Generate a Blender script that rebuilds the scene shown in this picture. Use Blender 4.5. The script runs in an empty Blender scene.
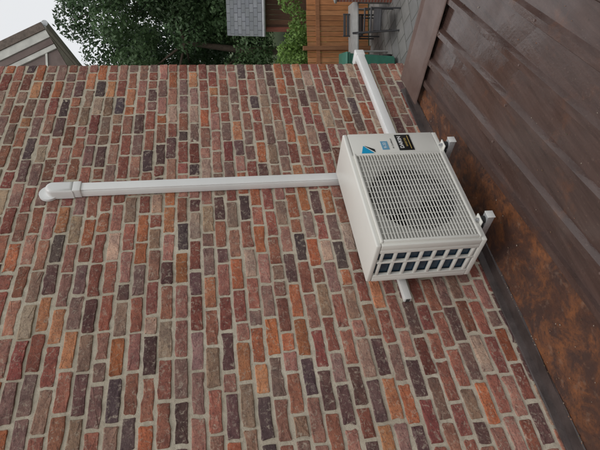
import bpy, bmesh, math, random
import numpy as np
from mathutils import Vector, Matrix, Euler
random.seed(11); rng=np.random.default_rng(11)
S=bpy.context.scene
S.view_settings.view_transform='Standard'; S.view_settings.look='None'; S.view_settings.exposure=0

# ------------------------------------------------------------ helpers
def empty(name,loc=(0,0,0)):
    o=bpy.data.objects.new(name,None); o.location=loc; S.collection.objects.link(o); return o
def mesh_obj(name,verts,faces,mat=None,parent=None,smooth=False,col=None):
    me=bpy.data.meshes.new(name); me.from_pydata([tuple(v) for v in verts],[],[tuple(f) for f in faces]); me.update()
    if col is not None:
        a=me.color_attributes.new('tint','FLOAT_COLOR','POINT')
        a.data.foreach_set('color',np.asarray(col,dtype=np.float32).ravel())
    o=bpy.data.objects.new(name,me); S.collection.objects.link(o)
    if mat: me.materials.append(mat)
    if smooth: me.polygons.foreach_set('use_smooth',[True]*len(me.polygons))
    if parent: o.parent=parent
    return o
def box(name,lo,hi,mat,parent=None,bev=0.0,seg=2,rot=None):
    lo=Vector(lo);hi=Vector(hi);c=(lo+hi)/2;s=hi-lo
    bm=bmesh.new(); bmesh.ops.create_cube(bm,size=1)
    for v in bm.verts: v.co=Vector((v.co.x*s.x,v.co.y*s.y,v.co.z*s.z))
    if bev>0: bmesh.ops.bevel(bm,geom=bm.edges[:],offset=bev,segments=seg,affect='EDGES',profile=0.5)
    me=bpy.data.meshes.new(name); bm.to_mesh(me); bm.free()
    me.materials.append(mat); o=bpy.data.objects.new(name,me); o.location=c
    if rot: o.rotation_euler=rot
    S.collection.objects.link(o)
    if bev>0:
        me.polygons.foreach_set('use_smooth',[True]*len(me.polygons))
        try: me.set_sharp_from_angle(angle=math.radians(35))
        except Exception: pass
    if parent: o.parent=parent
    return o
def cyl(name,p0,p1,r,mat,parent=None,n=20,r2=None):
    p0=Vector(p0);p1=Vector(p1);d=p1-p0
    bm=bmesh.new(); bmesh.ops.create_cone(bm,cap_ends=True,segments=n,radius1=r,radius2=r if r2 is None else r2,depth=d.length)
    me=bpy.data.meshes.new(name); bm.to_mesh(me); bm.free(); me.materials.append(mat)
    o=bpy.data.objects.new(name,me); o.location=(p0+p1)/2
    o.rotation_euler=d.to_track_quat('Z','Y').to_euler(); S.collection.objects.link(o)
    me.polygons.foreach_set('use_smooth',[True]*len(me.polygons))
    try: me.set_sharp_from_angle(angle=math.radians(40))
    except Exception: pass
    if parent: o.parent=parent
    return o

class NT:
    def __init__(s,name):
        s.m=bpy.data.materials.new(name); s.m.use_nodes=True; s.t=s.m.node_tree; s.n=s.t.nodes; s.l=s.t.links
        s.b=s.n['Principled BSDF']; s.tc=s.n.new('ShaderNodeTexCoord'); s.co=s.tc.outputs['Object']
    def map(s,scale=(1,1,1),rot=(0,0,0)):
        m=s.n.new('ShaderNodeMapping'); m.inputs['Scale'].default_value=scale; m.inputs['Rotation'].default_value=rot
        s.l.new(s.co,m.inputs['Vector']); return m.outputs[0]
    def noise(s,scale,detail=4,rough=.6,vec=None,dist=0):
        n=s.n.new('ShaderNodeTexNoise'); n.inputs['Scale'].default_value=scale; n.inputs['Detail'].default_value=detail
        n.inputs['Roughness'].default_value=rough; n.inputs['Distortion'].default_value=dist
        s.l.new(vec or s.co,n.inputs['Vector']); return n.outputs['Fac']
    def ramp(s,f,stops):
        r=s.n.new('ShaderNodeValToRGB'); e=r.color_ramp.elements
        while len(e)<len(stops): e.new(.5)
        for i,(p,c) in enumerate(stops):
            e[i].position=p; e[i].color=(c,c,c,1) if not isinstance(c,tuple) else (*c,1)
        s.l.new(f,r.inputs[0]); return r.outputs[0]
    def mix(s,f,a,b,mode='MIX'):
        m=s.n.new('ShaderNodeMix'); m.data_type='RGBA'; m.blend_type=mode
        def put(i,v):
            if isinstance(v,(tuple,list)): m.inputs[i].default_value=(*v,1) if len(v)==3 else v
            elif isinstance(v,(int,float)): m.inputs[i].default_value=v if i==0 else (v,v,v,1)
            else: s.l.new(v,m.inputs[i])
        put(0,f);put(6,a);put(7,b); return m.outputs[2]
    def attr(s,name='tint'):
        a=s.n.new('ShaderNodeAttribute'); a.attribute_name=name; return a.outputs['Color']
    def set(s,col=None,rough=None,metal=None,spec=None):
        def put(k,v):
            if v is None: return
            i=s.b.inputs[k]
            if isinstance(v,(tuple,list)): i.default_value=(*v,1)
            elif isinstance(v,(int,float)): i.default_value=v
            else: s.l.new(v,i)
        put('Base Color',col);put('Roughness',rough);put('Metallic',metal);put('Specular IOR Level',spec); return s
    def bump(s,h,strength=.5,dist=.01,prev=None):
        b=s.n.new('ShaderNodeBump'); b.inputs['Strength'].default_value=strength; b.inputs['Distance'].default_value=dist
        s.l.new(h,b.inputs['Height'])
        if prev: s.l.new(prev,b.inputs['Normal'])
        s.l.new(b.outputs[0],s.b.inputs['Normal']); return b.outputs[0]
def simple(name,col,rough=.5,var=.15,scale=8,metal=0,bump=0,bd=.003):
    t=NT(name); n=t.noise(scale,5)
    c=t.mix(t.ramp(n,[(.3,0.),(.7,1.)]),tuple(x*(1-var) for x in col),tuple(min(1,x*(1+var)) for x in col))
    t.set(c,rough,metal)
    if bump: t.bump(t.noise(scale*6,4),bump,bd)
    return t.m

# ------------------------------------------------------------ materials
def brick_mat():
    t=NT('old_brick'); base=t.attr()
    n1=t.noise(26,4,.65); n2=t.noise(90,3,.7); n3=t.noise(9,3,.6)
    c=t.mix(t.ramp(n1,[(.38,0.),(.66,.8)]),base,t.mix(1.0,base,(.60,.55,.59),'MULTIPLY'))
    c=t.mix(t.ramp(n3,[(.45,0.),(.65,.6)]),c,t.mix(1.0,base,(1.35,1.28,1.18),'MULTIPLY'))
    c=t.mix(t.ramp(n2,[(.52,0.),(.70,.65)]),c,(.085,.060,.055))
    c=t.mix(t.ramp(t.noise(42,4,.75,dist=.8),[(.53,0.),(.71,.75)]),c,(.50,.42,.33))   # mortar smears / lime
    big=t.noise(1.1,3,.5)
    c=t.mix(t.ramp(big,[(.35,0.),(.7,.35)]),c,t.mix(1.0,c,(.74,.75,.78),'MULTIPLY'))
    t.set(c,.92,spec=.2)
    h=t.mix(.5,n2,n1); t.bump(h,.9,.007)
    return t.m
def mortar_mat():
    t=NT('lime_mortar'); n=t.noise(3,4,.6); f=t.noise(110,3,.7); m=t.noise(25,4,.6)
    c=t.mix(t.ramp(n,[(.3,0.),(.7,1.)]),(.47,.405,.315),(.58,.52,.42))
    c=t.mix(t.ramp(m,[(.52,0.),(.75,.5)]),c,(.31,.26,.205))
    c=t.mix(t.ramp(f,[(.55,0.),(.74,.45)]),c,(.26,.21,.16))
    t.set(c,.95,spec=.15); b=t.bump(m,.7,.008); t.bump(f,.6,.003,b); return t.m
M_brick=brick_mat(); M_mortar=mortar_mat()
M_unit=simple('cream_enamel',(.72,.71,.66),.38,.03,3)
M_grille=simple('grille_coating',(.70,.69,.64),.45,.03,5)
M_pvc=simple('white_pvc',(.77,.77,.76),.35,.04,4)
M_galv=simple('galvanised_steel',(.50,.51,.52),.4,.15,30,.6)
M_brk=simple('bracket_enamel',(.68,.68,.66),.4,.05,12)
M_rub=simple('black_rubber',(.015,.015,.015),.7,.1)
M_dark=simple('dark_interior',(.05,.048,.045),.7,.2,10)
M_fan=simple('fan_plastic',(.12,.115,.11),.5,.1,10)
M_coil=simple('coil_blue',(.015,.04,.07),.35,.4,14)
M_blk=simple('black_label',(.008,.008,.009),.35,.05)
M_blue=simple('cyan_label',(.0,.33,.60),.35,.03)
M_lbl=simple('pale_blue_label',(.14,.34,.50),.4,.1,60)
M_gold=simple('gold_label',(.55,.40,.12),.4,.05)
M_wht=simple('white_label',(.8,.8,.8),.4,.02)

def roof_mat():
    t=NT('brown_roof_sheet')
    ang=math.radians(-8.5)
    st=t.map((1.2,14,1),(0,0,ang)); a=t.noise(2.2,6,.65,st); b=t.noise(5,6,.7); f=t.noise(70,4,.7); w=t.noise(1.7,4,.6)
    c=t.mix(t.ramp(a,[(.3,0.),(.7,1.)]),(.052,.030,.025),(.100,.061,.051))
    c=t.mix(t.ramp(b,[(.58,0.),(.72,.6)]),c,(.15,.065,.036))
    c=t.mix(t.ramp(f,[(.6,0.),(.75,.6)]),c,(.19,.13,.105))
    r=t.ramp(w,[(.38,.13),(.62,.48)]); t.set(c,r,0,.7)
    x=t.bump(b,.25,.01); t.bump(f,.2,.001,x); return t.m
def rust_mat():
    t=NT('rusted_flashing'); b=t.noise(6,6,.75,dist=.5); f=t.noise(55,5,.7); g=t.noise(1.9,5,.65)
    c=t.mix(t.ramp(b,[(.42,0.),(.62,1.)]),(.070,.040,.033),(.135,.060,.035))
    c=t.mix(t.ramp(t.mix(.5,g,b),[(.48,0.),(.59,.8)]),c,(.28,.105,.040))
    c=t.mix(t.ramp(f,[(.48,0.),(.68,.75)]),c,(.055,.032,.026))
    c=t.mix(t.ramp(t.noise(18,4),[(.60,0.),(.75,.5)]),c,(.27,.18,.13))
    t.set(c,t.ramp(g,[(.4,.25),(.6,.55)]),0,.6); x=t.bump(b,.3,.008); t.bump(f,.4,.002,x); return t.m
M_roof=roof_mat(); M_rust=rust_mat()
def trim_mat():
    t=NT('brown_edge_trim'); b=t.noise(5,5,.65); f=t.noise(60,4,.7)
    c=t.mix(t.ramp(b,[(.35,0.),(.7,1.)]),(.12,.077,.066),(.18,.128,.112))
    c=t.mix(t.ramp(f,[(.58,0.),(.75,.5)]),c,(.07,.035,.025))
    t.set(c,.35,0,.6); t.bump(b,.2,.006); return t.m
M_trim=trim_mat()
M_lead=simple('dark_lead_flashing',(.060,.045,.042),.5,.4,9,0,.4,.004)

# ------------------------------------------------------------ brick house
YW=.09; XC=1.319
house=empty('brick_house')
pal=[((.315,.130,.092),22),((.37,.18,.14),18),((.44,.155,.080),9),((.155,.085,.080),11),((.31,.19,.14),8),((.25,.148,.125),13),((.42,.29,.22),5),((.275,.098,.077),15),((.11,.075,.075),4),((.47,.21,.115),5)]
pc=[p[0] for p in pal]; pw=np.array([p[1] for p in pal],float); pw/=pw.sum()
V=[];F=[];C=[]
def add_brick(x0,x1,z0,z1):
    cx=(x0+x1)/2; cz=(z0+z1)/2; hx=(x1-x0)/2; hz=(z1-z0)/2
    r=random.uniform(.003,.009)
    nx=max(3,int(hx*2/.03)); nz=2
    pts=[]
    for i in range(nx): pts.append((-hx+r+(2*hx-2*r)*i/(nx-1),-hz,0,-1))
    pts.append((hx-r*.3,-hz+r*.3,.7,-.7))
    for i in range(nz+1): pts.append((hx,-hz+r+(2*hz-2*r)*i/nz,1,0))
    pts.append((hx-r*.3,hz-r*.3,.7,.7))
    for i in range(nx): pts.append((hx-r-(2*hx-2*r)*i/(nx-1),hz,0,1))
    pts.append((-hx+r*.3,hz-r*.3,-.7,.7))
    for i in range(nz+1): pts.append((-hx,hz-r-(2*hz-2*r)*i/nz,-1,0))
    pts.append((-hx+r*.3,-hz+r*.3,-.7,-.7))
    n=len(pts); tilt=random.gauss(0,.006); ca,sa=math.cos(tilt),math.sin(tilt)
    yf=YW+max(-.004,min(.0020,random.gauss(0,.0015)))
    tx=random.gauss(0,.006); tz=random.gauss(0,.018)
    b0=len(V)
    rings=[(0,YW+.022,0),(0.0005,yf+.003,0.3),(.003,yf+.0004,1),(.010,yf,1)]
    j=[(random.gauss(0,.0015)) for _ in range(n)]
    chip=random.random()<.35; cidx=random.randrange(n)
    for k,(ins,y,_) in enumerate(rings):
        for i,(px,pz,nxn,nzn) in enumerate(pts):
            d=-ins+j[i]
            if chip and min(abs(i-cidx),n-abs(i-cidx))<=1: d-=.006
            qx=px+nxn*d; qz=pz+nzn*d
            X=cx+qx*ca-qz*sa; Z=cz+qx*sa+qz*ca
            V.append((X,y+tx*qx+tz*qz*.3+(random.gauss(0,.0007) if k>1 else 0),Z))
    V.append((cx,yf-.0006,cz)); 
    for k in range(3):
        for i in range(n):
            a=b0+k*n+i; b=b0+k*n+(i+1)%n
            F.append((a,b,b+n,a+n))
    for i in range(n): F.append((b0+3*n+i,b0+3*n+(i+1)%n,b0+4*n))
    c=np.array(pc[rng.choice(len(pc),p=pw)])*(1+rng.normal(0,.13)); c=np.clip(c*(1+rng.normal(0,.035,3)),.02,.7)
    C.extend([(*c,1)]*(4*n+1))
ch=.0705; row=0; z=-2.8
while z<3.7:
    xl=-3.6 if z>-.42 else .45
    jt=.0148
    x=XC; first=True
    while x>xl:
        u=random.random()
        L=.186 if u<.74 else (.135 if u<.87 else .09)
        L*=random.uniform(.95,1.04)
        if first: L=[.186,.09][row%2]; first=False
        h=ch-jt+random.gauss(0,.0014)
        zz=z+random.gauss(0,.0013)+.004*math.sin(x*1.7+row*.05)
        add_brick(x-L,x,zz,zz+h)
        x-=L+jt+random.uniform(-.004,.004)
    z+=ch; row+=1
mesh_obj('brick_courses',V,F,M_brick,house,col=C)
nx,nz=200,300; vv=[];ff=[]
for j in range(nz+1):
    for i in range(nx+1):
        vv.append((-3.7+(XC-.004+3.7)*i/nx,YW+.0048+random.gauss(0,.0012),-2.8+6.5*j/nz))
for j in range(nz):
    for i in range(nx):
        a=j*(nx+1)+i; ff.append((a,a+1,a+nx+2,a+nx+1))
mesh_obj('mortar_bed',vv,ff,M_mortar,house,True)
box('house_body',(-5,YW+.02,-2.8),(XC-.006,3.2,3.7),M_mortar,house)
box('house_parapet',(-5,YW-.02,3.7),(XC+.03,3.25,3.78),M_trim,house)

# ------------------------------------------------------------ annex with metal roof
annex=empty('flat_roof_annex'); ZR=-.19
box('annex_body',(-5,-4.2,-2.8),(.90,YW-.02,ZR-.03),M_mortar,annex)
def edge_y(x): return -.30+.15*(x+.3)
def strip(name,fa,fb,x0,x1,z0,z1,mat,n=60,m=6,jit=.0012,fn=None):
    v=[];f=[]
    for i in range(n+1):
        x=x0+(x1-x0)*i/n
        for k in range(m+1):
            s=k/m; v.append((x,fa(x)+(fb(x)-fa(x))*s,z0+(z1-z0)*s+random.gauss(0,jit)))
    for i in range(n):
        for k in range(m):
            a=i*(m+1)+k; f.append((a,a+m+1,a+m+2,a+1))
    return mesh_obj(name,v,f,mat,annex,True)
strip('rusted_valley_sheet',lambda x:YW+.01,lambda x:edge_y(x)-.05,-4.8,.93,ZR,ZR-.004,M_rust)
def prof(name,pts,x0,x1,mat,n=40,jit=.0015):
    v=[];f=[];m=len(pts)
    for i in range(n+1):
        x=x0+(x1-x0)*i/n
        for (y,zz) in pts: v.append((x,y+random.gauss(0,jit),zz+random.gauss(0,jit)))
    for i in range(n):
        for k in range(m-1):
            a=i*m+k; f.append((a,a+m,a+m+1,a+1))
    return mesh_obj(name,v,f,mat,annex)
prof('wall_flashing',[(YW-.006,ZR+.045),(YW-.011,ZR+.04),(YW-.016,ZR+.012),(YW-.075,ZR+.008),(YW-.078,ZR+.001)],-4.8,.95,M_lead)
V2=[];F2=[]
hy=math.hypot(1,.15); ux,uy=-1/hy,-.15/hy; wx,wy=.15/hy,-1/hy
P0=(.70,edge_y(.70)); pitch=.205
cross=[(-.008,-.004),(-.006,.024),(.03,.026),(.034,.005)]
o_=.034
for k in range(19):
    b=o_+k*pitch
    cross+= [(b+.10,.004),(b+.115,.031),(b+.15,.033),(b+.165,.006)]
n=50; L=5.3; m=len(cross)
for i in range(n+1):
    s=L*i/n
    for (w,h) in cross:
        base=(P0[0]+wx*w,P0[1]+wy*w); sh=(P0[0]-base[0])/ux
        X=base[0]+ux*(s+sh*(1-i/n)); Y=base[1]+uy*(s+sh*(1-i/n))
        V2.append((X,Y,ZR+h+.0022*math.sin(s*3.1+w*7)+random.gauss(0,.0006)))
for i in range(n):
    for k in range(m-1):
        a=i*m+k; F2.append((a,a+m,a+m+1,a+1))
mesh_obj('ribbed_sheets',V2,F2,M_roof,annex)
for k in range(0,12):
    w=o_+k*pitch+.132
    for s in (.12,1.05,2.0):
        X=P0[0]+wx*w+ux*s; Y=P0[1]+wy*w+uy*s
        cyl('roof_screw',(X,Y,ZR+.031),(X,Y,ZR+.038),.006,M_trim,annex,6)
tp=[(.655,ZR+.036),(.66,ZR+.042),(.70,ZR+.046),(.93,ZR+.050),(.955,ZR+.062),(.972,ZR+.060),(.972,ZR-.16),(.94,ZR-.16)]
v=[];f=[]
for i in range(31):
    y=YW-.085-(4.1)*i/30
    for (x,zz) in tp: v.append((x+random.gauss(0,.0008),y,zz+random.gauss(0,.0008)))
for i in range(30):
    for k in range(len(tp)-1):
        a=i*len(tp)+k; f.append((a,a+1,a+len(tp)+1,a+len(tp)))
mesh_obj('end_trim',v,f,M_trim,annex)
v=[];f=[];c=[]
for k in range(420):
    if k<230: x=random.uniform(-2.6,.9); y=random.uniform(-.0,YW-.08) if random.random()<.5 else random.uniform(edge_y(x)+.02,YW-.09)
    else: x=random.uniform(-2.2,.6); y=random.uniform(-1.8,edge_y(x)-.05)
    zb=ZR+(.010 if y>-.0 else (.004 if k<230 else .008)); s=random.uniform(.0012,.004); a=random.random()*6.28; o=len(v)
    for (px,py,pz) in((-1,-.6,0),(1,-.7,0),(.8,.8,0),(-.9,.6,0),(0,0,1.1)):
        v.append((x+s*(px*math.cos(a)-py*math.sin(a)),y+s*(px*math.sin(a)+py*math.cos(a)),zb+s*pz*.8))
    f+=[(o,o+1,o+4),(o+1,o+2,o+4),(o+2,o+3,o+4),(o+3,o,o+4)]
    col=random.choice([(.30,.25,.20),(.16,.10,.06),(.10,.09,.05),(.25,.13,.08)]); c+=[(*col,1)]*5
mt_=NT('grit'); mt_.set(mt_.attr(),.9)
mesh_obj('roof_debris',v,f,mt_.m,annex,col=c)

# ------------------------------------------------------------ air conditioner
ac=empty('air_conditioner_outdoor_unit'); W=.806; H=.55; D=.285
gx0,gx1,gz0,gz1=-W+.022,-.185,.030,.522
box('casing_top',(-W,-D,H-.027),(0,0,H),M_unit,ac,.008,3)
box('casing_base',(-W+.001,-D+.001,.0),(-.001,-.001,.027),M_unit,ac,.004)
box('casing_right',(-.183,-D,.028),(0,0,H-.028),M_unit,ac,.004)
box('front_left_post',(-W,-D,.028),(gx0,-D+.035,H-.028),M_unit,ac,.004)
box('back_post',(-W,-.035,.028),(-W+.03,0,H-.028),M_unit,ac,.004)
box('coil',(-W+.022,-.26,.032),(-W+.030,-.034,H-.032),M_coil,ac)
ys=[-D+.036,-D+.060,-.160,-.146,-.050,-.0355]
box('side_rail_front',(-W,ys[0],.028),(-W+.018,ys[1],H-.028),M_unit,ac,.002)
box('side_rail_mid',(-W,ys[2]+.002,.028),(-W+.018,ys[3],H-.028),M_unit,ac,.002)
box('side_rail_back',(-W,ys[4],.028),(-W+.018,ys[5],H-.028),M_unit,ac,.002)
for k in range(8):
    zc=.045+(H-.09)*k/7
    for (a,b) in((ys[1]-.001,ys[2]+.003),(ys[3]-.001,ys[4]+.001)):
        box('side_bar',(-W+.001,a,zc-.007),(-W+.017,b,zc+.007),M_unit,ac,.002)
RC=((gx0+gx1)/2,(gz0+gz1)/2); RR=.226
box('bay_back',(gx0,-.05,.031),(-.184,-.045,H-.031),M_dark,ac)
v=[];f=[];N=64
for i in range(N):
    a=2*math.pi*i/N; c,s=math.cos(a),math.sin(a)
    t=min((gx1-gx0)/2/abs(c) if abs(c)>1e-6 else 9,(gz1-gz0)/2/abs(s) if abs(s)>1e-6 else 9)
    v+= [(RC[0]+c*t,-D+.004,RC[1]+s*t),(RC[0]+c*(RR+.008),-D+.004,RC[1]+s*(RR+.008)),(RC[0]+c*RR,-D+.010,RC[1]+s*RR),(RC[0]+c*(RR-.006),-D+.035,RC[1]+s*(RR-.006))]
for i in range(N):
    j=(i+1)%N
    for k in range(3): f.append((i*4+k,j*4+k,j*4+k+1,i*4+k+1))
mesh_obj('fan_shroud',v,f,simple('shroud_grey',(.44,.43,.40),.5,.03),ac,True)
v=[];f=[]
for i in range(N):
    a=2*math.pi*i/N; c,s=math.cos(a),math.sin(a)
    v+=[(RC[0]+c*(RR-.006),-D+.0355,RC[1]+s*(RR-.006)),(RC[0]+c*(RR-.008),-D+.12,RC[1]+s*(RR-.008))]
for i in range(N):
    j=(i+1)%N; f.append((2*i,2*j,2*j+1,2*i+1))
mesh_obj('fan_duct',v,f,M_fan,ac,True)
cyl('fan_hub',(RC[0],-D+.04,RC[1]),(RC[0],-D+.09,RC[1]),.055,simple('hub_grey',(.22,.21,.20),.4,.05),ac,32)
for b in range(3):
    v=[];f=[];a0=b*2*math.pi/3+.4
    for i in range(9):
        r=.05+(.165)*i/8
        for k in range(7):
            a=a0+(k/6)*1.5+.35*(i/8); v.append((RC[0]+r*math.cos(a),-D+.045+.05*(k/6),RC[1]+r*math.sin(a)))
    for i in range(8):
        for k in range(6):
            q=i*7+k; f.append((q,q+1,q+8,q+7))
    mesh_obj('fan_blade',v,f,M_fan,ac,True)
gy=-D-.014
fr=.008
box('grille_frame_top',(gx0-.006,gy,gz1-fr),(gx1+.006,-D+.006,gz1+.004),M_grille,ac,.003)
box('grille_frame_bottom',(gx0-.006,gy,gz0-.004),(gx1+.006,-D+.006,gz0+fr),M_grille,ac,.003)
box('grille_frame_left',(gx0-.006,gy+.001,gz0+fr+.001),(gx0+fr,-D+.006,gz1-fr-.001),M_grille,ac,.003)
box('grille_frame_right',(gx1-fr,gy+.001,gz0+fr+.001),(gx1+.006,-D+.006,gz1-fr-.001),M_grille,ac,.003)
nb=30
for k in range(1,nb):
    zc=gz0+fr+(gz1-gz0-2*fr)*k/nb
    box('grille_slat',(gx0+fr,gy+.0015,zc-.0023),(gx1-fr,gy+.0065,zc+.0023),M_grille,ac)
for k in range(1,15):
    xc=gx0+fr+(gx1-gx0-2*fr)*k/15
    box('grille_rib',(xc-.0011,gy+.0065,gz0+fr),(xc+.0011,gy+.0095,gz1-fr),M_grille,ac)
box('panel_seam',(-.178,-D-.0012,.03),(-.1765,-D+.002,H-.03),M_dark,ac)
box('name_plate',(-.150,-D-.0035,.168),(-.020,-D-.0005,.256),M_blk,ac,.001)
def text(name,s,size,loc,mat,bold=0):
    c=bpy.data.curves.new(name,'FONT'); c.body=s; c.size=size; c.align_x='CENTER'; c.align_y='CENTER'; c.extrude=.0003; c.offset=bold
    o=bpy.data.objects.new(name,c); o.location=loc; o.rotation_euler=(math.radians(90),0,0); c.materials.append(mat)
    S.collection.objects.link(o); o.parent=ac
text('name_plate_text','DAIKIN',.030,(-.085,-D-.0042,.234),M_wht,.0005)
text('name_plate_subtext','INVERTER',.016,(-.085,-D-.0042,.203),M_gold)
box('name_plate_line',(-.140,-D-.0045,.183),(-.030,-D-.0036,.186),M_gold,ac)
def tri(name,pts,mat):
    v=[(x,-D-.0022,z) for x,z in pts]+[(x,-D+.001,z) for x,z in pts]; k=len(pts)
    f=[tuple(range(k))]+[(i,(i+1)%k,(i+1)%k+k,i+k) for i in range(k)]
    mesh_obj(name,v,f,mat,ac)
tri('triangle_logo',[(-.165,.405),(-.165,.475),(-.105,.455)],M_blue)
tri('triangle_logo_tail',[(-.158,.396),(-.105,.446),(-.135,.396)],M_blk)
box('eco_label',(-.140,-D-.0016,.310),(-.070,-D+.001,.350),M_lbl,ac)
text('eco_label_text','R-32',.024,(-.105,-D-.0022,.33),M_wht)
text('small_print','Air Conditioner',.013,(-.09,-D-.0015,.286),M_dark)
box('cross_rail',(-.888,YW-.038,.317),(.10,YW-.006,.355),M_brk,ac,.003)
box('cross_rail_lip',(-.890,YW-.032,.326),(-.884,YW-.010,.346),M_dark,ac)
for bx in(-.69,-.13):
    box('bracket_leg',(bx-.02,YW-.075,-.06),(bx+.02,YW-.041,.40),M_brk,ac,.003)
    box('bracket_arm_web',(bx-.022,-.335,-.055),(bx-.0185,YW-.042,-.022),M_galv,ac,.001)
    box('bracket_arm_top',(bx-.018,-.335,-.0255),(bx+.022,YW-.042,-.022),M_galv,ac,.001)
    box('bracket_end_plate',(bx-.024,-.339,-.058),(bx+.020,-.3355,-.018),M_brk,ac,.001)
    for yy in(-.26,-.04):
        cyl('rubber_mount',(bx,yy,-.0215),(bx,yy,-.0005),.02,M_rub,ac,20)
    box('unit_foot',(bx-.03,-D-.028,-.0005),(bx+.03,-D+.02,.006),M_unit,ac,.002)
    cyl('foot_bolt',(bx,-D-.013,-.05),(bx,-D-.013,.026),.005,M_galv,ac,10)
    cyl('foot_nut',(bx,-D-.013,.006),(bx,-D-.013,.015),.011,M_galv,ac,6)
    cyl('foot_mount',(bx,-D-.013,-.0215),(bx,-D-.013,-.001),.019,M_rub,ac,20)

# ------------------------------------------------------------ pvc trunking
tr=empty('pipe_trunking')
yb=YW-.004
box('riser_base',(-.032,yb-.044,.30),(.032,yb,2.03),M_pvc,tr,.004)
box('riser_cover',(-.029,yb-.053,.30),(.029,yb-.0445,2.03),M_pvc,tr,.004,3)
box('riser_coupler',(-.037,yb-.059,2.010),(.037,yb+.001,2.055),M_pvc,tr,.005,3)
pts=[];hw=.040
for i in range(25):
    a=math.pi*i/24; pts.append((hw*math.cos(a),.11+hw*1.0*math.sin(a)))
prf=[(hw,0)]+pts+[(-hw,0)]
bm=bmesh.new(); vs=[bm.verts.new((x,0,z)) for x,z in prf]; fc=bm.faces.new(vs)
r=bmesh.ops.extrude_face_region(bm,geom=[fc]); 
for e in r['geom']:
    if isinstance(e,bmesh.types.BMVert): e.co.y-=.064
bmesh.ops.recalc_face_normals(bm,faces=bm.faces)
ed=[e for e in bm.edges if all(abs(v_.co.y+.064)<1e-5 for v_ in e.verts)]
bmesh.ops.bevel(bm,geom=ed,offset=.02,segments=5,affect='EDGES',profile=.5)
me=bpy.data.meshes.new('inlet_cap'); bm.to_mesh(me); bm.free(); me.materials.append(M_pvc)
me.polygons.foreach_set('use_smooth',[True]*len(me.polygons))
try: me.set_sharp_from_angle(angle=math.radians(40))
except Exception: pass
oc=bpy.data.objects.new('inlet_cap',me); oc.location=(0,yb,2.052); S.collection.objects.link(oc); oc.parent=tr
cyl('inlet_rosette',(0,yb-.012,2.19),(0,yb+.002,2.19),.055,M_pvc,tr,40)
box('run_base',(-.30,yb-.044,.051),(XC+.05,yb,.117),M_pvc,tr,.004)
box('run_cover',(-.30,yb-.053,.055),(XC+.05,yb-.0445,.113),M_pvc,tr,.004,3)
box('run_corner',(XC+.030,yb-.059,.046),(XC+.100,yb+.06,.122),M_pvc,tr,.008,3)
box('elbow_behind_unit',(-.037,yb-.059,.121),(.037,yb+.001,.30),M_pvc,tr,.004)

# ------------------------------------------------------------ ground & garden
G=-2.8
def ground_mat():
    t=NT('lawn'); a=t.noise(.5,5); b=t.noise(20,5,.7)
    c=t.mix(a,(.035,.060,.018),(.06,.095,.03)); c=t.mix(t.ramp(b,[(.4,0.),(.7,.6)]),c,(.09,.10,.05)); t.set(c,.95); t.bump(b,.5,.05); return t.m
mesh_obj('ground',[(-500,-500,G),(500,-500,G),(500,500,G),(-500,500,G)],[(0,1,2,3)],ground_mat())
def pave_mat():
    t=NT('grey_pavers'); br=t.n.new('ShaderNodeTexBrick'); t.l.new(t.map((1,1,1),(0,0,.5)),br.inputs['Vector'])
    br.inputs['Scale'].default_value=1; br.inputs['Brick Width'].default_value=.4; br.inputs['Row Height'].default_value=.4
    br.inputs['Mortar Size'].default_value=.012; br.inputs['Color1'].default_value=(.20,.20,.20,1); br.inputs['Color2'].default_value=(.27,.265,.255,1); br.inputs['Mortar'].default_value=(.09,.09,.08,1)
    c=t.mix(t.ramp(t.noise(3,5),[(.4,0.),(.7,.5)]),br.outputs[0],(.14,.14,.13)); t.set(c,.75); return t.m
mesh_obj('patio',[(1.4,-7,G+.006),(11.5,-7,G+.006),(11.5,2.35,G+.006),(8.3,6.1,G+.006),(1.4,6.1,G+.006)],[(0,1,2,3,4)],pave_mat())
def wood(name):
    t=NT(name); w=t.noise(3,6,.65,t.map((14,14,1.2))); a=t.attr(); m=t.noise(1.3,4,.6)
    cc=t.mix(t.ramp(w,[(.3,0.),(.75,1.)]),a,t.mix(1.0,a,(.5,.45,.4),'MULTIPLY'))
    cc=t.mix(t.ramp(m,[(.45,0.),(.7,.5)]),cc,t.mix(1.0,cc,(.6,.65,.65),'MULTIPLY')); t.set(cc,.7); t.bump(w,.3,.004); return t.m
M_wood=wood('stained_timber')
def boards(name,A,B,z0,z1,bw,cols,parent,gap=.006,th=.02):
    A=Vector((*A,0));B=Vector((*B,0));d=(B-A);Ln=d.length;d/=Ln;nrm=Vector((d.y,-d.x,0))
    v=[];f=[];c=[];k=0;s=0
    while s<Ln:
        e=min(Ln,s+bw-gap); col=np.array(cols[k%len(cols)])*random.uniform(.75,1.22); o=len(v); dz=random.uniform(-.012,.012)
        for zz in(z0,z1+dz):
            for (ss,tt) in((s,0),(e,0),(e,th),(s,th)):
                p=A+d*ss+nrm*tt; v.append((p.x,p.y,zz)); c.append((*col,1))
        f+= [(o,o+1,o+5,o+4),(o+1,o+2,o+6,o+5),(o+2,o+3,o+7,o+6),(o+3,o,o+4,o+7),(o+4,o+5,o+6,o+7)]
        s+=bw;k+=1
    return mesh_obj(name,v,f,M_wood,parent,col=c)
fence=empty('wooden_fence')
oc_=[(.50,.215,.085),(.44,.19,.072),(.54,.25,.105)]
FA=(11.6,2.1);FB=(7.6,6.9)
boards('fence_boards',FA,FB,G+.05,G+1.62,.125,oc_,fence,.010)
fd=(Vector(FB)-Vector(FA)).normalized(); fn=Vector((-abs(fd.y),-abs(fd.x)))
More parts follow.
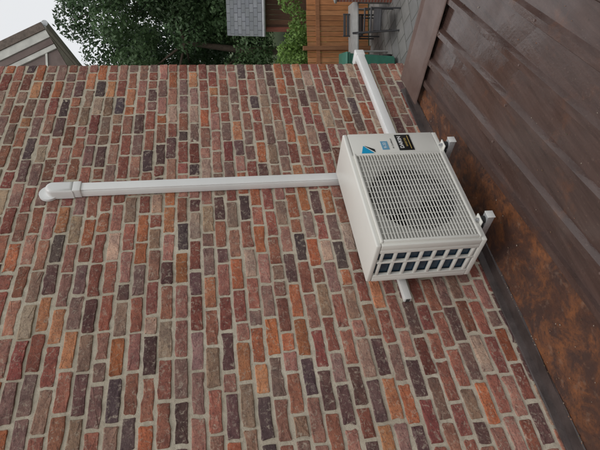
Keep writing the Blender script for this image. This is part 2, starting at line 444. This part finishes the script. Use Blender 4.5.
for k in range(5):
    p=Vector(FA)+fd*(k*1.5+.4)+fn*.06
    boards('fence_post',(p.x-fd.x*.05,p.y-fd.y*.05),(p.x+fd.x*.05,p.y+fd.y*.05),G,G+1.72,.1,[(.32,.15,.07)],fence,0,.09)
for zz in(.35,1.3):
    p=Vector(FA)+fn*.03;q=Vector(FB)+fn*.03
    boards('fence_rail',(p.x,p.y),(q.x,q.y),G+zz,G+zz+.09,9,[(.38,.17,.075)],fence,0,.04)
shed=empty('garden_shed')
def slate_mat():
    t=NT('grey_slates'); br=t.n.new('ShaderNodeTexBrick'); t.l.new(t.tc.outputs['UV'],br.inputs['Vector'])
    br.inputs['Scale'].default_value=1; br.inputs['Brick Width'].default_value=.25; br.inputs['Row Height'].default_value=.2
    br.inputs['Mortar Size'].default_value=.012; br.inputs['Color1'].default_value=(.11,.12,.135,1); br.inputs['Color2'].default_value=(.18,.19,.205,1); br.inputs['Mortar'].default_value=(.04,.04,.05,1)
    c=t.mix(t.ramp(t.noise(2.5,5,.7),[(.4,0.),(.7,.6)]),br.outputs[0],(.09,.10,.09)); t.set(c,.5); return t.m
M_slate=slate_mat()
def slab(name,quad,mat,parent,th=.06):
    q=[Vector(p) for p in quad]; nrm=(q[1]-q[0]).cross(q[3]-q[0]).normalized()
    v=q+[p-nrm*th for p in q]; f=[(0,1,2,3),(4,7,6,5)]+[(i,i+4,(i+1)%4+4,(i+1)%4) for i in range(4)]
    o=mesh_obj(name,v,f,mat,parent); uv=o.data.uv_layers.new()
    a=(q[1]-q[0]).normalized(); b=nrm.cross(a)
    for lp in o.data.loops:
        p=o.data.vertices[lp.vertex_index].co-q[0]; uv.data[lp.index].uv=(p.dot(a),p.dot(b))
    return o
SL=Vector((12.5,6.0)); rd=Vector((.47,-.88)).normalized(); bd=Vector((.88,.47))
def P(a,b,z): q=SL+rd*a+bd*b; return (q.x,q.y,z)
boards('shed_wall',(P(0.1,0,0)[0],P(0.1,0,0)[1]),(P(4.5,0,0)[0],P(4.5,0,0)[1]),G,-.33,.14,[(.13,.065,.04),(.17,.085,.05)],shed)
boards('shed_side',(P(0.1,0,0)[0],P(0.1,0,0)[1]),(P(0.1,2.4,0)[0],P(.1,2.4,0)[1]),G,-.33,.14,[(.13,.065,.04),(.17,.085,.05)],shed)
slab('shed_roof',[P(4.7,-.25,-.38),P(-.1,-.25,-.38),P(-.1,1.3,.62),P(4.7,1.3,.62)][::-1],M_slate,shed)
slab('shed_roof_back',[P(-.1,1.3,.62),P(4.7,1.3,.62),P(4.7,2.85,-.38),P(-.1,2.85,-.38)],M_slate,shed)
M_rb=simple('red_brown_paint',(.24,.08,.055),.6)
for a in(.1,1.2,2.3): 
    q=P(a,-.12,0); box('shed_post',(q[0]-.05,q[1]-.05,G),(q[0]+.05,q[1]+.05,-.42),M_rb,shed)
q0=P(-.1,-.27,0);q1=P(4.7,-.27,0)
cyl('shed_gutter',(q0[0],q0[1],-.42),(q1[0],q1[1],-.42),.05,simple('zinc',(.35,.36,.37),.4),shed,12)
gw=empty('garden_brick_wall')
def simple_brick():
    t=NT('garden_brick'); br=t.n.new('ShaderNodeTexBrick'); t.l.new(t.map((1,1,1),(math.radians(90),0,0)),br.inputs['Vector'])
    br.inputs['Scale'].default_value=1; br.inputs['Brick Width'].default_value=.2; br.inputs['Row Height'].default_value=.07; br.inputs['Mortar Size'].default_value=.008
    br.inputs['Color1'].default_value=(.30,.10,.07,1); br.inputs['Color2'].default_value=(.22,.09,.07,1); br.inputs['Mortar'].default_value=(.3,.28,.25,1); t.set(br.outputs[0],.9); return t.m
MGB=simple_brick()
box('wall_panel',(8.6,-3.2,G),(8.82,3.12,G+1.25),MGB,gw); box('wall_coping',(8.57,-3.23,G+1.25),(8.85,3.15,G+1.30),simple('coping',(.3,.29,.27),.8),gw,.01)
wb=empty('wheelie_bin'); M_gr=simple('green_plastic',(.04,.17,.12),.4,.15)
bm=bmesh.new(); bmesh.ops.create_cube(bm,size=1)
for v_ in bm.verts:
    k=1.0 if v_.co.z>0 else .78; v_.co=Vector((v_.co.x*.58*k,v_.co.y*.62*k,v_.co.z*1.05+.60))
bmesh.ops.bevel(bm,geom=bm.edges[:],offset=.03,segments=3,affect='EDGES')
me=bpy.data.meshes.new('bin_body'); bm.to_mesh(me); bm.free(); me.materials.append(M_gr); o=bpy.data.objects.new('bin_body',me); S.collection.objects.link(o); o.parent=wb
box('bin_rim',(-.31,-.33,1.10),(.31,.33,1.14),M_gr,wb,.01); box('bin_lid',(-.32,-.36,1.145),(.32,.33,1.20),M_gr,wb,.025,3)
cyl('bin_handle',(-.24,.37,1.08),(.24,.37,1.08),.018,M_gr,wb); cyl('wheel',(-.30,.27,.10),(-.24,.27,.10),.10,M_rub,wb); cyl('wheel_2',(.24,.27,.10),(.30,.27,.10),.10,M_rub,wb)
wb.location=(7.52,4.07,G+.006); wb.rotation_euler=(0,0,math.radians(-55))
M_weave=simple('dark_weave',(.06,.06,.065),.6)
def chair(loc,rz):
    e=empty('garden_chair'); m=M_weave
    for sx in(-.24,.24):
        cyl('leg',(sx,-.22,0),(sx,-.22,.42),.018,m,e,10); cyl('leg',(sx,.22,0),(sx,.28,.9),.018,m,e,10); cyl('armrest',(sx,-.24,.64),(sx,.24,.64),.02,m,e,10); cyl('arm_post',(sx,-.22,.42),(sx,-.22,.64),.016,m,e,10)
    box('seat',(-.24,-.24,.40),(.24,.23,.44),m,e,.01)
    for k in range(5): box('back_slat',(-.23,.245+.012*k,.50+.085*k),(.23,.262+.012*k,.56+.085*k),m,e,.004)
    e.location=loc; e.rotation_euler=(0,0,rz)
chair((8.1,3.25,G+.006),.5)
chair((9.25,4.05,G+.006),2.2)
tb=empty('garden_table'); mt=simple('table_grey',(.32,.32,.31),.5)
box('top',(-.6,-.4,.70),(.6,.4,.735),mt,tb,.008)
for sx in(-.52,.52):
    for sy in(-.33,.33): cyl('leg',(sx,sy,0),(sx,sy,.70),.022,mt,tb,10)
tb.location=(8.75,3.85,G+.006); tb.rotation_euler=(0,0,-.9)

# ------------------------------------------------------------ neighbour house (eave pokes past the wall)
nh=empty('neighbour_house')
EC=Vector((5.73,2.15)); ha=math.radians(50); dp=Vector((math.cos(ha),math.sin(ha))); ld=Vector((-dp.y,dp.x))
def Q(a,b,z): q=EC+ld*a+dp*b; return (q.x,q.y,z)
Mw=simple('render_wall',(.30,.24,.20),.9,.1,4); Mtile=simple('weathered_tile',(.15,.115,.095),.7,.4,14,0,.5,.01); Mwp=simple('white_board',(.60,.59,.55),.5,.2,6)
ez=3.72
v=[Q(1.0,.3,G),Q(4.52,.3,G),Q(4.52,6,G),Q(1.0,6,G),Q(1.0,.3,ez+1.5),Q(4.52,.3,ez+1.5),Q(4.52,6,ez+1.5),Q(1.0,6,ez+1.5),Q(2.76,.3,ez+5.0),Q(2.76,6,ez+5.0)]
mesh_obj('house_walls',v,[(0,1,5,4),(1,2,6,5),(2,3,7,6),(3,0,4,7),(4,5,8),(6,7,9),(4,8,9,7),(5,6,9,8)],Mw,nh)
slab('roof_right',[Q(0,0,ez),Q(0,6.3,ez),Q(2.76,6.3,ez+5.5),Q(2.76,0,ez+5.5)],Mtile,nh,.10)
slab('roof_left',[Q(5.52,6.3,ez),Q(5.52,0,ez),Q(2.76,0,ez+5.5),Q(2.76,6.3,ez+5.5)],Mtile,nh,.10)
def along(name,off,w,mat,b0,b1):
    d=Vector((2.76,5.5)).normalized(); nn=Vector((d.y,-d.x))
    a0=nn*off; a1=a0+d*6.1; c0=a0+nn*w; c1=c0+d*6.1
    V_=[Q(p.x,b,ez+p.y) for b in(b0,b1) for p in(a0,a1,c1,c0)]
    mesh_obj(name,V_,[(0,1,2,3),(7,6,5,4),(0,4,5,1),(1,5,6,2),(2,6,7,3),(3,7,4,0)],mat,nh)
along('verge_tiles',-.03,.12,Mtile,-.06,.0)
along('barge_board',.095,.12,Mwp,-.04,.03)
along('soffit_timber',.22,.10,M_trim,-.02,.20)
along('inner_board',.325,.07,Mwp,-.01,.05)
along('gable_cladding',.40,.9,M_trim,.02,.10)
gq0=Q(-.03,.0,ez-.02);gq1=Q(-.03,6.3,ez-.02)
cyl('gutter',gq0,gq1,.05,M_galv,nh,14)
slab('eave_soffit',[Q(.0,0,ez-.04),Q(1.0,0,ez-.04),Q(1.0,6.2,ez-.04),Q(.0,6.2,ez-.04)],Mwp,nh,.03)

# ------------------------------------------------------------ trees
def leaf_mat(name):
    t=NT(name); at=t.attr(); t.set(at,.5,0,.35)
    tr_=t.n.new('ShaderNodeBsdfTranslucent'); t.l.new(at,tr_.inputs[0]); mx=t.n.new('ShaderNodeMixShader'); mx.inputs[0].default_value=.3
    out=t.n['Material Output']; t.l.new(t.b.outputs[0],mx.inputs[1]); t.l.new(tr_.outputs[0],mx.inputs[2]); t.l.new(mx.outputs[0],out.inputs[0]); return t.m
M_leaf=leaf_mat('foliage'); M_bark=simple('bark',(.10,.075,.055),.9,.3,12,0,.6,.02)
def leaves(name,centers,radii,n_per,size,col,parent,rs=1):
    r=np.random.default_rng(rs); Vs=[];Cs=[]
    for c,R_ in zip(centers,radii):
        n=int(n_per*R_**2); d=r.normal(size=(n,3)); d/=np.linalg.norm(d,axis=1)[:,None]
        rad=R_*(.55+.5*r.random(n)**.6)[:,None]; p=np.array(c)+d*rad*np.array([1,1,.85])
        nn=d+r.normal(0,.7,(n,3)); nn/=np.linalg.norm(nn,axis=1)[:,None]
        t=np.cross(nn,r.normal(size=(n,3))); t/=np.linalg.norm(t,axis=1)[:,None]; b=np.cross(nn,t)
        s=(size*(.6+.8*r.random(n)))[:,None]
        q=np.stack([p-t*s,p-b*s*.5,p+t*s,p+b*s*.5],1); Vs.append(q.reshape(-1,3))
        clump=1+r.normal(0,.25); cc=np.array(col)[None]*clump*(.75+.5*r.random((n,1)))
        cc=np.clip(cc,.008,.6); cc=np.repeat(np.concatenate([cc,np.ones((n,1))],1),4,0); Cs.append(cc)
    Vv=np.concatenate(Vs); Cc=np.concatenate(Cs); nf=len(Vv)//4
    me=bpy.data.meshes.new(name); me.vertices.add(len(Vv)); me.vertices.foreach_set('co',Vv.astype(np.float32).ravel())
    me.loops.add(nf*4); me.loops.foreach_set('vertex_index',np.arange(nf*4,dtype=np.int32)); me.polygons.add(nf)
    me.polygons.foreach_set('loop_start',np.arange(0,nf*4,4,dtype=np.int32)); me.update(calc_edges=True)
    a=me.color_attributes.new('tint','FLOAT_COLOR','POINT'); a.data.foreach_set('color',Cc.astype(np.float32).ravel())
    me.materials.append(M_leaf); o=bpy.data.objects.new(name,me); S.collection.objects.link(o)
    if parent: o.parent=parent
    return o
def tree(x,y,h,R_,col,seed,n_per=900,size=.08,low=.22):
    e=empty('deciduous_tree',(x,y,G)); r=np.random.default_rng(seed)
    segs=[(0,0,0),(r.normal(0,.1),r.normal(0,.1),h*.3),(r.normal(0,.2),r.normal(0,.2),h*.6)]
    for a,b,ra,rb in((segs[0],segs[1],.20,.15),(segs[1],segs[2],.15,.08)): cyl('trunk',a,b,ra,M_bark,e,12,rb)
    cs=[];rr=[]
    for k in range(40):
        zf=low+(1-low)*r.random(); prof_=math.sin(math.pi*min(1,max(.12,(zf-low*.6)/(1.08-low*.6))))**.7
        a=r.random()*6.28; q=R_*prof_*(.35+.6*r.random()); c=(q*math.cos(a),q*math.sin(a),h*zf*.93)
        cs.append(c); rr.append(r.uniform(.45,1.1)*R_/3.0)
        if k%3==0: cyl('limb',segs[1] if zf<.6 else segs[2],c,.06,M_bark,e,7,.02)
    leaves('crown',cs,rr,n_per,size,col,e,rs=seed)
def at(az,d): return (-2.2+d*math.cos(math.radians(az)),-2.1+d*math.sin(math.radians(az)))
tree(*at(30.5,22),8.2,3.0,(.080,.135,.058),1)
tree(*at(25.5,24),10.6,3.2,(.066,.115,.052),2)
tree(*at(19,25),11,3.4,(.07,.125,.05),3,350,.10)
tree(*at(35.5,25),9,3.2,(.06,.11,.045),4,450,.10)
tree(*at(28,29),9.0,3.5,(.055,.100,.052),5)
tree(*at(12,26),10,3.4,(.07,.125,.045),6,300,.12)
tree(*at(42,28),10,3.4,(.07,.125,.045),8,300,.12)
sh=empty('garden_shrub'); x,y=at(30.4,14.9); sh.location=(x,y,G)
r_=np.random.default_rng(3); leaves('shrub_leaves',[(r_.normal(0,.45),r_.normal(0,.35),.5+1.6*r_.random()) for _ in range(16)],[r_.uniform(.3,.45) for _ in range(16)],2600,.05,(.15,.25,.06),sh,rs=5)
cs=[];rr=[]
for k in range(150):
    az=random.uniform(-20,75); d=random.uniform(42,52); x,y=at(az,d); cs.append((x,y,G+random.uniform(.5,6))); rr.append(random.uniform(1.4,2.6))
leaves('distant_trees',cs,rr,170,.25,(.065,.11,.055),None,rs=9)

# ------------------------------------------------------------ light
sun_dir=Vector((.40,.55,-1.3)).normalized()
sl_=bpy.data.lights.new('sun','SUN'); sl_.energy=.95; sl_.angle=math.radians(20); sl_.color=(1,.97,.93)
so=bpy.data.objects.new('sun',sl_); so.rotation_euler=sun_dir.to_track_quat('-Z','Y').to_euler(); S.collection.objects.link(so)
w=bpy.data.worlds.new('World'); S.world=w; w.use_nodes=True; nt=w.node_tree; bg=nt.nodes['Background']
sky=nt.nodes.new('ShaderNodeTexSky'); sky.sky_type='NISHITA'; sky.sun_disc=False
toS=-sun_dir; sky.sun_elevation=math.asin(toS.z); sky.sun_rotation=math.atan2(toS.x,toS.y)
mx=nt.nodes.new('ShaderNodeMix'); mx.data_type='RGBA'; mx.inputs[0].default_value=.88; mx.inputs[7].default_value=(9.1,9.15,9.2,1)
nt.links.new(sky.outputs[0],mx.inputs[6]); nt.links.new(mx.outputs[2],bg.inputs[0]); bg.inputs[1].default_value=.098

# ------------------------------------------------------------ camera
cd=bpy.data.cameras.new('camera'); cd.sensor_fit='HORIZONTAL'; cd.sensor_width=36; cd.lens=521.6/600*36; cd.clip_end=2000; cd.clip_start=.02
co=bpy.data.objects.new('camera',cd); co.location=(-2.2251,-2.1192,1.2664); co.rotation_euler=(-.3357,1.4049,-2.6205)
S.collection.objects.link(co); S.camera=co
